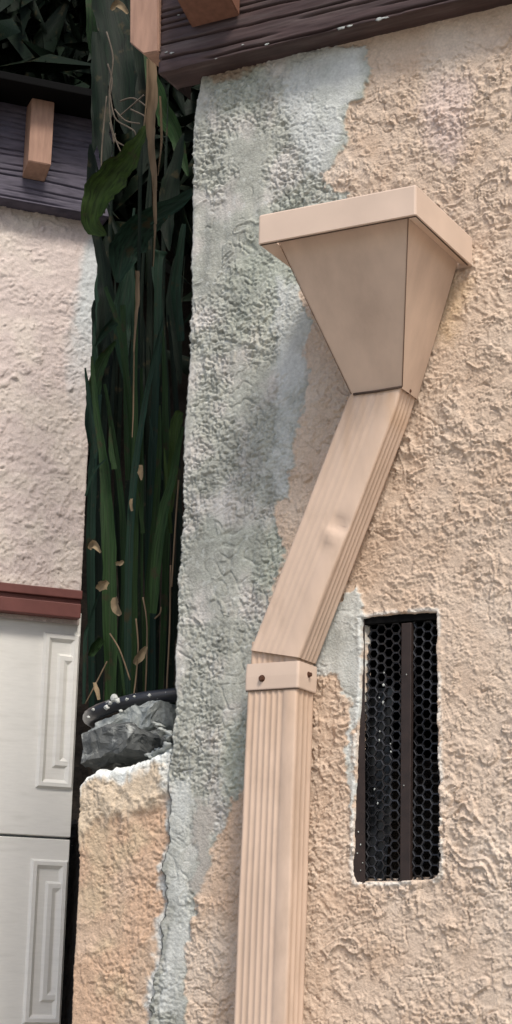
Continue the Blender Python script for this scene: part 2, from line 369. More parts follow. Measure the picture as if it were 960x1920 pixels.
C = mixc(C, C_LIGHT[None, None]*1.25*(1+.1*sp)[..., None], np.exp(-((VD+.0035)/.0030)**2)*sel*.55*(fbm(X*25, Z*25, 68, 2) > -.25))
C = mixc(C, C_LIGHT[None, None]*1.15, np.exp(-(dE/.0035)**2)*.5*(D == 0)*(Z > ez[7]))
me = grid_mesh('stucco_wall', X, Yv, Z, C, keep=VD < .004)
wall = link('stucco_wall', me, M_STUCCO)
tag(wall, 'peach stucco house wall with ragged grey cement patches and a slot vent', 'wall')
del X, Z, D, Xw, Zw, Cp, Cg, Cl, C, hp, hg, H

# ------------------------------------------------------------------ vent
t = thing('wall_vent', 'tall narrow black vent with honeycomb mesh set in the peach wall', 'vent', tuple(P(745, 1650, .03)))
GY = .011
x0, x1 = P(655, 1400, GY).x, P(836, 1400, GY).x; z0, z1 = P(745, 1662, GY).z, P(745, 1138, GY).z
bm = bmesh.new()
pit = .0136; rc = pit/math.sqrt(3); w = .00125
cx = x0; ci = 0
while cx < x1:
    cz = z0+(pit/2 if ci % 2 else 0)
    while cz < z1:
        ro, ri = rc+.0006, rc-w*rnd.uniform(.9, 1.4); rings = []; jx = rnd.uniform(-.0003, .0003); jz = rnd.uniform(-.0003, .0003)+.0008*math.sin(cx*70)
        for r_, y_ in ((ro, GY), (ri, GY-.0006), (ri, GY+.003)):
            rings.append([bm.verts.new((cx+jx+r_*math.cos(math.radians(60*k)), y_+.0022*math.sin(cx*60+cz*23)+.001*math.sin(cz*90), cz+jz+r_*math.sin(math.radians(60*k)))) for k in range(6)])
        for a, b in ((0, 1), (1, 2)):
            for k in range(6):
                bm.faces.new((rings[a][k], rings[a][(k+1) % 6], rings[b][(k+1) % 6], rings[b][k]))
        cz += pit
    cx += pit*math.sqrt(3)/2; ci += 1
link('honeycomb_mesh', bm_mesh('honeycomb_mesh', bm), M_MESH, t)
def vbox(name, u0, u1, v0, v1, y0, y1, m, bev=.001, rot=0):
    a = P(u0, (v0+v1)/2, y0); b = P(u1, (v0+v1)/2, y0); c = P((u0+u1)/2, v0, y0); d = P((u0+u1)/2, v1, y0)
    bm = bmesh.new(); s = (b.x-a.x, y1-y0, c.z-d.z); ctr = Vector(((a.x+b.x)/2, (y0+y1)/2, (c.z+d.z)/2))
    bm_box(bm, (0, 0, 0), s, Matrix.Translation(ctr) @ Matrix.Rotation(rot, 4, 'Y'), bev)
    return link(name, bm_mesh(name, bm), m, t)
vbox('centre_bar', 751, 770, 1168, 1654, .001, .010, M_BARV)
V = [P(u, v, y) for y in (.002, .0105) for u, v in ((675, 1150), (684, 1150), (685, 1656), (658, 1656), (666, 1480), (672, 1330))]
V = [Vector((p.x, p.y, p.z)) for p in V]
link('side_flange', pydata('side_flange', V, [(5, 4, 3, 2, 1, 0), (6, 7, 8, 9, 10, 11)]+[(i, (i+1) % 6, (i+1) % 6+6, i+6) for i in range(6)], False), M_BARV, t)
vbox('top_flange', 676, 824, 1144, 1166, .003, .0115, M_BLACK)
# backing sheet behind the lower left of the mesh
V = []; F = []
for i in range(10):
    for j in range(6):
        u = 676+(730-676-6*math.sin(i*.9))*j/5+max(0, 5-i)*2.0; v = 1290+(1652-1290)*i/9
        p = P(u, v, .019+.003*math.sin(i*1.3+j)); V.append(p)
for i in range(9):
    for j in range(5): F.append((i*6+j, i*6+j+1, (i+1)*6+j+1, (i+1)*6+j))
link('backing_sheet', pydata('backing_sheet', V, F), M_SHEET, t)
bm = bmesh.new()
bx0, bx1, bz0, bz1 = x0-.01, x1+.01, z0-.01, z1+.01
vv = [bm.verts.new(c) for c in [(bx0, .0165, bz0), (bx1, .0165, bz0), (bx1, .0165, bz1), (bx0, .0165, bz1), (bx0, .16, bz0), (bx1, .16, bz0), (bx1, .16, bz1), (bx0, .16, bz1)]]
for f in ((4, 5, 6, 7), (0, 1, 5, 4), (1, 2, 6, 5), (2, 3, 7, 6), (3, 0, 4, 7)): bm.faces.new([vv[i] for i in f])
link('duct', bm_mesh('duct', bm), M_BLACK, t)
def blob(name, c, r, m, parent=None, seed=0, flat=1.0, sub=2, rough=.35):
    bm = bmesh.new(); bmesh.ops.create_icosphere(bm, subdivisions=sub, radius=1.0); rr = random.Random(seed)
    ph = [rr.uniform(0, 9) for _ in range(6)]
    for v in bm.verts:
        n = v.co.copy()
        k = 1+rough*(math.sin(n.x*3+ph[0])*math.cos(n.z*4+ph[1])+.6*math.sin(n.y*6+n.x*5+ph[2])*math.sin(n.z*7+ph[3]))
        rx, ry, rz = (r, r, r) if not hasattr(r, '__len__') else r
        v.co = Vector((n.x*rx, n.y*ry*flat, n.z*rz))*k+Vector(c)
    return link(name, bm_mesh(name, bm, True), m, parent)
for i, (u, v, r) in enumerate([(719, 1285, 3.2), (720, 1262, 2), (718, 1318, 3), (711, 1308, 1.8), (712, 1372, 2), (711, 1388, 2.2), (733, 1410, 2), (702, 1480, 2.2), (708, 1507, 2), (762, 1265, 1.5), (757, 1473, 1.3),
                               (672, 1560, 1.5), (676, 1584, 1.6), (670, 1600, 1.6), (680, 1618, 1.5), (676, 1632, 1.3), (732, 1395, 1.5)]):
    y = .0005 if u > 745 else (.0095 if u > 690 else .0015)
    blob('cement_speck', P(u, v, y-.0006), (r*.0006, .0009, r*.0009), M_CEMENT, t, i, 1, 1)

# ------------------------------------------------------------------ downspout with conductor head
ds = thing('downspout', 'tan metal rain downspout with flared collector head fixed to the wall', 'downspout', tuple(P(505, 1915, -.02)))
# depth of the head from the side return of its rim
pw = P(886, 472, -.004); best = min(np.linspace(.05, .5, 451), key=lambda d: abs(P(780, 376, -d).x-pw.x))
HD = float(best); print('head depth', HD)
hx1 = pw.x; hx0 = P(484, 430, -HD).x
hzt = (P(780, 349, -HD).z+P(484, 401, -HD).z)/2; hzb = (P(780, 402, -HD).z+P(484, 458, -HD).z)/2
print('head', hx0, hx1, hzb, hzt)
fz0 = (P(660, 740, -.06).z+P(752, 722, -.06).z)/2
PW, PD = None, .054                                    # pipe cross section
py0 = -.012                                           # pipe back
pf = py0-PD                                           # pipe front plane
ax0, ax1 = P(660, 738, pf).x, P(754, 725, pf).x; fz0 = (P(660, 738, pf).z+P(754, 722, pf).z)/2
ins = .020
def loft(name, rings, m, parent, close=True, cap0=False, cap1=False, smooth=False):
    V = []; F = []; n = len(rings[0])
    for r in rings: V += r
    for i in range(len(rings)-1):
        for k in range(n if close else n-1):
            F.append((i*n+k, i*n+(k+1) % n, (i+1)*n+(k+1) % n, (i+1)*n+k))
    if cap0: F.append(tuple(range(n)))
    if cap1: F.append(tuple(range((len(rings)-1)*n, len(rings)*n)))
    return link(name, pydata(name, V, F, smooth), m, parent)
def rect(xa, xb, ya, yb, z, r=.0, n=3, bow=0.0):
    pts = []
    for cx_, cy_, a0 in ((xa+r, ya+r, 180), (xb-r, ya+r, 270), (xb-r, yb-r, 0), (xa+r, yb-r, 90)):
        for k in range(n):
            a = math.radians(a0+90*k/(n-1)); pts.append(Vector((cx_+r*math.cos(a), cy_+r*math.sin(a), z)))
    return pts
funnel_top = hzb+.012
fy = -HD+ins
rings = []
for k in range(9):
    s = k/8; z = funnel_top+(fz0-.004-funnel_top)*s
    L = lambda a, b: a+(b-a)*s
    rings.append(rect(L(hx0+ins, ax0), L(hx1-ins, ax1), L(fy, pf), L(-.006, py0), z, .0022, 3))
head = loft('collector_head', rings, M_TAN, ds)
bmm = bmesh.new(); bmm.from_mesh(head.data); bmesh.ops.recalc_face_normals(bmm, faces=bmm.faces); bmm.to_mesh(head.data); bmm.free()
# rim: outer band, folded lip under it, open top
rr_ = [rect(hx0+.004, hx1-.004, -HD+.004, -.004, hzt-.003, .002), rect(hx0+.001, hx1-.001, -HD+.001, -.003, hzt, .003), rect(hx0, hx1, -HD, -.003, hzt-.002, .003), rect(hx0, hx1, -HD, -.003, hzb+.001, .003),
       rect(hx0+.0015, hx1-.0015, -HD+.0015, -.0035, hzb, .003), rect(hx0+ins-.001, hx1-ins+.001, fy-.001, -.005, hzb+.006, .002)]
loft('rim', rr_, M_TAN_RIM, head)
# dark seam lines under the rim and down the folded corner
s1 = [Vector((hx0+.002, -HD+.0045, hzb-.0004)), Vector((hx1-.002, -HD+.0045, hzb-.0004)), Vector((hx1-.0045, -.012, hzb-.0004))]
link('rim_seam', tube_mesh('rim_seam', s1[:2], .0009, 6), M_SEAM, head); link('rim_seam', tube_mesh('rim_seam', s1[1:], .0009, 6), M_SEAM, head)
def corner(s, right=True):
    xa = (hx1-ins if right else hx0+ins); xb = ax1 if right else ax0
    return Vector((xa+(xb-xa)*s, fy+(pf-fy)*s, funnel_top+(fz0-.004-funnel_top)*s))
link('corner_seam', tube_mesh('corner_seam', [corner(s)+Vector((.0002, -.0001, 0)) for s in (.02, .5, .99)], .0007, 6), M_SEAM2, head)
link('corner_seam', tube_mesh('corner_seam', [corner(s, False)+Vector((-.0002, -.0001, 0)) for s in (.02, .5, .99)], .0006, 6), M_SEAM2, head)
link('outlet_seam', tube_mesh('outlet_seam', [(ax0+.003, pf-.0016, fz0-.003), (.5*ax0+.5*ax1, pf-.0022, fz0-.0035), (ax1, pf-.0016, fz0-.002)], .0017, 6), M_SEAM, head)

# ribbed pipe profile in (s across, d out from wall)
PWID = None
def profile(wd, dp, rib=.0016, front=6, flat=.24, side=3, n=7):
    """closed outline, centred on s; front ribs fill the left part, then a flat strip; ribs on both sides"""
    pts = []; r = .003
    fl = wd*flat
    def ribs(a, b, k, f):
        out = []
        for i in range(k*n+1):
            tt = i/(k*n); out.append(f(a+(b-a)*tt, rib*(.5-.5*math.cos(2*math.pi*k*tt))**.6))
        return out
    pts += [(-wd/2, -dp)] if False else []
    # start front-left corner, go right along the front
    pts += [(-wd/2, -dp+r), (-wd/2+r*.3, -dp+r*.3), (-wd/2+r, -dp)]
    pts += ribs(-wd/2+r*1.4, wd/2-fl, front, lambda a, h: (a, -dp+h))
    pts += [(wd/2-fl*.6, -dp), (wd/2-r, -dp), (wd/2-r*.3, -dp+r*.3), (wd/2, -dp+r)]
    pts += ribs(-dp+r*2.2, -r*2, side, lambda a, h: (wd/2-h, a))
    pts += [(wd/2, -r), (wd/2-r, 0)]
    pts += [(-wd/2+r, 0), (-wd/2, -r)]
    pts += ribs(-r*2, -dp+r*2.2, side, lambda a, h: (-wd/2+h, a))
    return pts
def dist_in(s, d):
    return min(WL/2-abs(s), d+PD) if d > -PD*.97 else d+PD
def sweep(name, prof, stations, m, parent):
    """stations: (centre x, z, across vector (x, z), scale across, scale out)"""
    V = []; F = []; n = len(prof)
    for (cx_, cz_, ux, uz, ss, so, yo) in stations:
        for s, d in prof: V.append((cx_+ux*s*ss, py0+d*so+yo, cz_+uz*s*ss))
    for i in range(len(stations)-1):
        for k in range(n): F.append((i*n+k, i*n+(k+1) % n, (i+1)*n+(k+1) % n, (i+1)*n+k))
    me = pydata(name, V, F, True); pv = np.array(V); gd = np.tile(np.array([max(0., min(1., (dist_in(s, d))/.0016)) for s, d in prof]), len(stations))
    dirt = np.clip(.25+.9*fbm(pv[:, 0]*30+pv[:, 1]*40, pv[:, 2]*4, 77, 3), 0, 1)*gd*(.0 if name == 'offset_pipe' else .45)
    cc = np.array((.62, .465, .355))[None]*(1-dirt[:, None])+np.array((.34, .24, .17))[None]*dirt[:, None]
    ztop_ = pv[:, 2].max(); rs = np.clip(1-(ztop_-pv[:, 2])/(.17 if name == 'offset_pipe' else .24), 0, 1)**1.5*np.clip(.45+.9*fbm(pv[:, 0]*70, pv[:, 2]*7, 78, 3), 0, 1)*.5
    cc = cc*(1-rs[:, None])+np.array((.50, .30, .15))[None]*rs[:, None]          # rust wash below the joint
    at = me.attributes.new('Col', 'FLOAT_COLOR', 'POINT'); at.data.foreach_set('color', np.concatenate([cc, np.ones((len(cc), 1))], 1).astype(np.float32).ravel())
    return me
# lower pipe
lx0, lx1 = P(463, 1300, pf).x, P(557, 1300, pf).x; WL = lx1-lx0
bx0_, bx1_ = P(437, 1920, pf).x, P(534, 1920, pf).x
zc = P(520, 1295, pf).z; zb = 0.05
slope = ((bx0_+bx1_)/2-(lx0+lx1)/2)/(P(500, 1920, pf).z-zc)
print('pipe width', WL, 'lean', slope, 'head outlet', ax1-ax0)
cxl = lambda z: (lx0+lx1)/2+slope*(z-zc)
prof = profile(WL, PD); ctop_ = P(520, 1250, pf).z
sts = []
for k in range(61):
    z = zc+.072+(zb-zc-.072)*k/60
    sts.append((cxl(z), z, 1, -slope*0, (1+.012*math.sin(z*9)+.006*math.sin(z*31))*(1 if z < ctop_ else .955), (1+.02*math.sin(z*7+1))*(1 if z < ctop_ else .95), .0))
lower = link('straight_pipe', sweep('straight_pipe', prof, sts, M_TAN_PIPE, ds), M_TAN_PIPE, ds)
md = lower.modifiers.new('edge', 'EDGE_SPLIT') if False else None
# offset pipe (slanting), flat front with faint grooves
prof2 = profile(WL*.985, PD*1.0, rib=.0022, front=5, flat=.30, side=4)
prof2 = [(s, (d if d > -PD+.0001 and abs(s) > WL*.47 else -PD+(d+PD)*.32)) if d < -PD*.8 and abs(s) < WL*.47 else (s, d) for s, d in prof2]
A = Vector(((ax0+ax1)/2+.001, fz0+.004)); 
bl, br = P(475, 1222, pf), P(568, 1236, pf)
B = Vector(((P(474, 1216, pf).x+P(557, 1238, pf).x)/2, P(520, 1226, pf).z))
dirv = (B-A).normalized(); acr = Vector((-dirv.y, dirv.x))           # across, perpendicular to the run
if acr.x < 0: acr = -acr
ang = math.atan2(dirv.x, -dirv.y)
NS = 40; sts = []
Wtop = (ax1-ax0)*.97/WL
for k in range(NS+1):
    s = k/NS; c = A+(B-A)*s
    # section direction turns from level (under the head) to square across, then towards the elbow mitre
    tw = min(1, s/.06); te = min(1, max(0, (s-.93)/.07))
    lvl = Vector((1, 0)); a0 = lvl*(1-tw)+acr*tw
    mit = (acr+lvl).normalized(); a0 = a0*(1-te)+mit*te
    a0 = a0/ a0.dot(acr)                        # keep the perpendicular width
    sc = 1.0+.10*te
    sts.append((c.x, c.y, a0.x, a0.y, (Wtop*math.cos(ang))*(1-tw)+tw*1.0 if k else Wtop*math.cos(ang), 1+.03*te, -.0005))
me = sweep('offset_pipe', prof2, sts, M_TAN_PIPE, ds)
# the dent
dc = P(634, 985, pf)
for v in me.vertices:
    if v.co.y < pf+.004:
        dx, dz = v.co.x-dc.x, v.co.z-dc.z
        a = dx*acr.x+dz*acr.y; b = dx*dirv.x+dz*dirv.y
        v.co.y += .0090*math.exp(-(a/.012)**2-(b/.010)**2)*(1 if b < 0 else .5)+.0018*math.exp(-((a-.006)/.022)**2-((b+.05)/.06)**2)
        v.co.y -= .0060*math.exp(-((a+.004)/.012)**2-((b-.016)/.007)**2)
        v.co.y -= .0035*math.exp(-(a/.030)**2-((b-.10)/.10)**2)
off = link('offset_pipe', me, M_TAN_PIPE, ds)
# collar sleeve
ctop, cbot = P(520, 1242, pf).z, P(520, 1292, pf).z
def sleeve(z, e, bowl=0.0):
    cx_ = cxl(z); r = []
    for p in rect(cx_-WL/2-e, cx_+WL/2+e, pf-e, py0+e*.6, z, .0035, 4): r.append(p)
    return r
col_o = loft('collar', [sleeve(ctop, .0004), sleeve(ctop, .0024), sleeve((ctop+cbot)/2, .0030), sleeve(cbot+.0015, .0026), sleeve(cbot, .0020), sleeve(cbot+.001, .0004)], M_TAN_RIM, ds)
rr2 = [Vector((p.x, p.y, cbot-.0004)) for p in sleeve(cbot, .0016)[:8]]
link('collar_seam', tube_mesh('collar_seam', rr2, .0010, 6), M_SEAM, col_o)
def screw(p, nrm, parent, r=.0042):
    bm = bmesh.new(); M = Matrix.Translation(p) @ nrm.to_track_quat('Z', 'Y').to_matrix().to_4x4()
    bmesh.ops.create_cone(bm, cap_ends=True, segments=14, radius1=r*1.25, radius2=r*1.15, depth=.0012, matrix=M)
    bmesh.ops.create_cone(bm, cap_ends=True, segments=6, radius1=r*.95, radius2=r*.8, depth=.004, matrix=M @ Matrix.Translation((0, 0, .0022)))
    link('screw', bm_mesh('screw', bm), M_RUST, parent)
screw(P(491, 1272, pf-.003), Vector((0, -1, 0)), col_o)
xr = cxl(ctop)+WL/2+.0028
q1 = min(np.linspace(pf, py0, 60), key=lambda y: abs(P(579, 1265, y).x-xr)); screw(Vector((xr, q1, P(579, 1265, q1).z)), Vector((1, 0, 0)), col_o, .0036)
xr2 = A.x+WL*.5-.004; q2 = min(np.linspace(pf, py0, 60), key=lambda y: abs(P(765, 733, y).x-xr2)); screw(Vector((xr2, q2, P(765, 733, q2).z)), Vector((1, 0, 0)), head, .0036)

# ------------------------------------------------------------------ eave beam with battens
BY = -.045
zl = P(298, 135, BY).z; zr = P(840, 6, BY).z; bzb = (zl+zr)/2; print('beam', zl, zr)
bxl = P(298, 70, BY).x; bxr = 1.9; bzt = bzb+.26
bt = thing('eave_beam', 'dark brown rough sawn beam along the top of the wall', 'beam', (bxl, BY, bzb))
nx, nzv = 420, 60
xsb = np.linspace(0, 1, nx)**1.0*(bxr-bxl)+bxl
zsb = bzb+(bzt-bzb)*np.linspace(0, 1, 210)
# front with rough-sawn furrows, wrapped round the underside and the end
rows = [(.06, 0.0), (.04, 0.0), (.02, 0), (.006, 0), (.0015, .0)]
XX, ZZ = np.meshgrid(xsb, zsb)
tz_ = (ZZ-bzb)/.0125+.55*fbm(XX*2.2, ZZ*6, 5, 3)+.12*fbm(XX*14, ZZ*30, 6, 2); kk = np.floor(tz_); fr = tz_-kk
keepf = sstep(-.25, .05, pn(XX*3.1+kk*7.3, kk*3.7+.5, 7)); jit = .5+.25*pn(XX*2+kk*5.1, kk*1.9+.3, 9)
fur = -.0080*np.exp(-((fr-jit)/.12)**2)*keepf+.0008*fbm(XX*14, ZZ*160, 8, 3)
chip = .006*np.exp(-(ZZ-bzb)/.006)*np.maximum(0, fbm(XX*22, ZZ*22, 4, 4))
YY = BY-fur*1.0+chip
YY[:, 0] += .003
Xs, Ys, Zs = [], [], []
for dy, dz in rows:
    Xs.append(XX[0]); Ys.append(YY[0]+dy); Zs.append(ZZ[0]+.0015*fbm(xsb*30, xsb*0+dy*50, 9, 3))
X = np.vstack([np.array(Xs), XX]); Y = np.vstack([np.array(Ys), YY]); Zz = np.vstack([np.array(Zs), ZZ])
endx = np.full((X.shape[0], 1), bxl); 
X = np.hstack([endx, endx, X]); Y = np.hstack([np.full_like(endx, .06), np.minimum(Y[:, :1]+.02, .059), Y]); Zz = np.hstack([Zz[:, :1], Zz[:, :1], Zz])
Cb = np.zeros(X.shape+(3,))+.1
me = grid_mesh('beam_body', X, Y, Zz, Cb)
beam = link('beam', me, M_BEAM, bt)
def batten(name, u0, u1, v, Y0, Y1, parent, hgt=.35):
    """upright timber block with a chamfered lower end, its faces pink-brown, its cut end darker"""
    a = P(u0, v, Y0); b = P(u1, v, Y0); z = (a.z+b.z)/2; ch = (Y1-Y0)*.55
    xa, xb = a.x, b.x
    V = [(xa, Y0, z+ch), (xb, Y0, z+ch), (xb, Y1, z), (xa, Y1, z), (xa, Y0, z+hgt), (xb, Y0, z+hgt), (xb, Y1, z+hgt), (xa, Y1, z+hgt)]
    bm = bmesh.new(); vv = [bm.verts.new(p) for p in V]
    fs = [bm.faces.new([vv[i] for i in f]) for f in ((0, 1, 5, 4), (1, 2, 6, 5), (3, 0, 4, 7), (4, 5, 6, 7), (2, 3, 7, 6), (0, 3, 2, 1))]
    bmesh.ops.bevel(bm, geom=list(bm.edges), offset=.0015, segments=2, affect='EDGES')
    return link(name, bm_mesh(name, bm), M_BATTEN, parent)
def block(name, poly_px, Yf, Yb, m, parent, grow=0):
    """front outline on the plane Yf, extruded back to Yb"""
    f = [P(u, v, Yf) for u, v in poly_px]; bm = bmesh.new()
    a = [bm.verts.new(p) for p in f]; b = [bm.verts.new((p.x, Yb, p.z)) for p in f]; n = len(f)
    bm.faces.new(a); bm.faces.new(b[::-1])
    for i in range(n): bm.faces.new((a[i], a[(i+1) % n], b[(i+1) % n], b[i]))
    bmesh.ops.bevel(bm, geom=list(bm.edges), offset=.0018, segments=2, affect='EDGES')
    return link(name, bm_mesh(name, bm), m, parent)
bw0 = block('batten', [(243, 80), (268, 101), (297, 96), (297, -240), (243, -240)], BY-.004, BY+.07, M_BATTEN, bt)
Yf = BY-.055
x_a, x_b = P(330, 10, Yf).x, P(420, -5, Yf).x; zq = P(380, 6, Yf).z
bm = bmesh.new()
V = [(x_a, Yf, zq+.020), (x_b, Yf, zq+.020), (x_b, BY-.0045, zq-.006), (x_a, BY-.0045, zq-.006), (x_a, Yf, zq+.24), (x_b, Yf, zq+.24), (x_b, BY-.0045, zq+.24), (x_a, BY-.0045, zq+.24)]
vv = [bm.verts.new(p) for p in V]
for f in ((0, 1, 5, 4), (1, 2, 6, 5), (3, 0, 4, 7), (4, 5, 6, 7), (2, 3, 7, 6), (0, 3, 2, 1)): bm.faces.new([vv[i] for i in f])
bmesh.ops.bevel(bm, geom=list(bm.edges), offset=.0015, segments=2, affect='EDGES')
link('batten', bm_mesh('batten', bm), M_BATTEN_SHADE, bt)
for i, (u, v, r) in enumerate([(640, 53, 9), (655, 49, 6), (712, 36, 9), (724, 33, 5), (312, 98, 4), (322, 99, 5), (335, 28, 3), (500, 83, 5), (455, 84, 3), (405, 110, 3)]):
    blob('cement_splash', P(u, v, BY-.001), (r*.0008, .0008, r*.0003), M_CEMENT, bt, i, 1, 2)
# unseen roof deck on the beam, added to darken the planting
bm = bmesh.new(); bm_box(bm, ((bxl+bxr)/2+.02, 1.15, bzt+.025), (bxr-bxl-.06, 2.4, .04), None, .003)
link('shading_roof_board', bm_mesh('shading_roof_board', bm), M_BEAM, bt)

# ------------------------------------------------------------------ low wall on the left
LY = .005
top_px = [(120, 1476), (150, 1464), (185, 1448), (215, 1440), (250, 1434), (275, 1426), (300, 1414), (330, 1398), (350, 1392)]
tx = np.array([P(u, v, LY).x for u, v in top_px]); tz = np.array([P(u, v, LY).z for u, v in top_px])
lwx0 = P(146, 1700, LY).x; lwx1 = P(372, 1700, LY).x
xs = np.arange(lwx0, lwx1, .0016); ts = np.concatenate([np.linspace(0, .6, 12)[:-1], np.linspace(.6, 1, 480)])
Xl, T = np.meshgrid(xs, ts)
zt = np.interp(Xl, tx, tz)+.007*fbm(Xl*40, Xl*0+1, 15, 3)+.005*fbm(Xl*130, Xl*0+1, 16, 3)
zlo = 0.0
Zl = zlo+(zt-zlo)*T
dT = zt-Zl
hl = peach_relief(Xl, Zl, 301)*.6+grey_relief(Xl, Zl, 302)*.55
lump = sstep(.085, .055, dT+.02*fbm(Xl*18, Zl*18, 17, 3)-.02+.12*(Xl-P(155, 1500, LY).x))
hl += .006*lump*(1+.6*fbm(Xl*30, Zl*30, 18, 3))
Yl = LY-hl+.012*np.clip(1-dT/.010, 0, 1)**2
mid = fbm(Xl*10, Zl*10, 19, 4); fin = fbm(Xl*60, Zl*60, 20, 3); sp = fbm(Xl*190, Zl*190, 23, 2)
Cw = mixc(C_ORANGE[None, None], C_YEL[None, None], sstep(-.1, .5, mid))
Cw = mixc(Cw, C_PEACH2[None, None]*1.02, sstep(.1, .6, fbm(Xl*7+4, Zl*7, 24, 3)))
m_pt = sstep(-.004, .006, poly_sd(Xl+.01*fbm(Xl*40, Zl*40, 28, 3), Zl+.01*fbm(Xl*40+3, Zl*40, 29, 3), wpoly([(240, 1800), (290, 1740), (310, 1730), (310, 1790), (280, 1860), (250, 1850)], LY)))
Cw = mixc(Cw, np.array((.50, .38, .28))[None, None], m_pt*.7)
Cw = mixc(Cw, np.array((.60, .50, .375))[None, None], lump*.9)
capm = sstep(.022, .008, dT+.012*fbm(Xl*30, Zl*30, 25, 2))
Cw = mixc(Cw, C_LIGHT[None, None]*1.25, capm)
nearR = np.maximum(sstep(P(296, 1500, LY).x, P(318, 1500, LY).x, Xl+.012*fbm(Xl*40, Zl*40, 26, 3))*sstep(.10, .04, dT), sstep(-.016, -.002, Xl-np.interp(Zl, ez, ex)+.016*fbm(Xl*45, Zl*45, 27, 3)))
Cw = mixc(Cw, C_LIGHT[None, None], nearR*.9)
Cw = Cw*(1+.10*fin+.10*sp)[..., None]
# wrap: top going back, left end going back
def back(A_, dy, jit, seed_):
    return A_
rowsX = [Xl]; 
Xt = np.vstack([Xl]+[Xl[-1:]]*6); Zt = np.vstack([Zl]+[zt[-1:]+d for d in (.001, .001, -.001, -.003, -.004, -.006)])
Yt = np.vstack([Yl]+[Yl[-1:]+d for d in (.008, .02, .05, .09, .14, .2)]); Ct = np.vstack([Cw]+[np.broadcast_to(C_LIGHT*1.1, Cw[-1:].shape)]*6)
Zt[-6:] += .004*fbm(Xt[-6:]*40, Yt[-6:]*40, 27, 3)
Lc = [.2, .1, .04, .012]
Xt = np.hstack([Xt[:, :1]]*4+[Xt]); Zt = np.hstack([Zt[:, :1]]*4+[Zt]); Yt2 = np.hstack([np.maximum(Yt[:, :1], d) for d in Lc]+[Yt]); Ct = np.hstack([Ct[:, :1]]*4+[Ct])
me = grid_mesh('low_wall', Xt, Yt2, Zt, Ct)
lw = link('low_wall', me, M_STUCCO)
tag(lw, 'low orange peach stucco wall with crumbly pale mortar on top', 'wall')

# stone, mortar crumbs, hose on top of the low wall
def stone(name, poly, Yc, thick, m, seed_):
    V = []; F = []; rr = random.Random(seed_)
    bm = bmesh.new(); pts = [P(u, v, Yc) for u, v in poly]
    layers = []
    for f, sc in ((-.5, .86), (-.32, 1.0), (.1, 1.04), (.5, .9)):
        c = sum(pts, Vector())/len(pts)
        layers.append([bm.verts.new((c.x+(p.x-c.x)*sc+rr.uniform(-.002, .002), Yc+f*thick+rr.uniform(-.006, .006), c.z+(p.z-c.z)*sc+rr.uniform(-.002, .002))) for p in pts])
    n = len(pts)
    for a, b in zip(layers, layers[1:]):
        for i in range(n): bm.faces.new((a[i], a[(i+1) % n], b[(i+1) % n], b[i]))
    bm.faces.new(layers[0]); bm.faces.new(layers[-1])
    bmesh.ops.triangulate(bm, faces=bm.faces)
    bmesh.ops.subdivide_edges(bm, edges=bm.edges, cuts=4, use_grid_fill=True)
    for v in bm.verts:
        q = v.co*38+Vector((seed_*3.1, 0, 0))
        v.co += mnoise.noise_vector(q)*.0075+mnoise.noise_vector(q*2.7)*.0035+mnoise.noise_vector(q*7)*.0014
    return link(name, bm_mesh(name, bm), m)
s1_ = stone('stone', [(192, 1384), (212, 1376), (240, 1364), (275, 1366), (292, 1388), (290, 1412), (262, 1424), (232, 1434), (212, 1442), (192, 1450)], .085, .13, M_STONE, 3)
tag(s1_, 'rough grey broken stone bedded on top of the low wall', 'stone')
s2_ = stone('stone', [(190, 1378), (206, 1366), (230, 1352), (270, 1332), (300, 1322), (326, 1326), (326, 1362), (300, 1380), (250, 1384), (212, 1396), (190, 1404)], .15, .10, M_CEMENT, 8)
tag(s2_, 'long pale slab of cement behind the broken stone under the hose', 'stone')
mr = thing('mortar_lump', 'crumbly pale mortar lumps where low wall meets grey wall', 'mortar', tuple(P(312, 1410, .03)))
for i, (u, v, r) in enumerate([(318, 1402, 12), (300, 1412, 10), (322, 1380, 9), (308, 1372, 7), (286, 1418, 8), (298, 1360, 5), (330, 1418, 11), (312, 1424, 9)]):
    blob('mortar_piece', P(u, v, .012+.016*(i % 3 == 1)), (r*.00105, .012, r*.0007), M_CEMENT, mr, i+40, 1, 3, .5)
hp_ = smooth_pts([P(u, v, y) for u, v, y in [(176, 1352, .30), (168, 1346, .18), (176, 1338, .12), (205, 1326, .11), (260, 1312, .12), (318, 1304, .14), (360, 1300, .16)]], 8)
hz = link('hose', tube_mesh('hose', hp_, .0115, 12), M_HOSE); tag(hz, 'black irrigation hose spattered with cement above the low wall', 'hose')
for i, (u, v, r) in enumerate([(214, 1309, 7), (220, 1314, 5), (207, 1318, 4), (200, 1326, 5), (175, 1330, 3), (166, 1345, 3), (238, 1311, 3), (280, 1304, 3), (227, 1334, 4), (252, 1306, 2)]):
    blob('cement_speck', P(u, v, .085 if v < 1330 else .1), (r*.0009, .003, r*.0008), M_CEMENT_PALE, hz, i+70, 1, 2)

GA = math.radians(50); GDIR = Vector((math.cos(GA), math.sin(GA), 0)); GN = Vector((math.sin(GA), -math.cos(GA), 0))
G0 = CAM+ray(148, 1180).normalized()*4.15            # right-hand corner of the front
gz = G0.z
def GP(u, v, out=0.0): return PPL(u, v, G0+GN*out, GN)
def gl(p): return (p-G0).dot(GDIR)
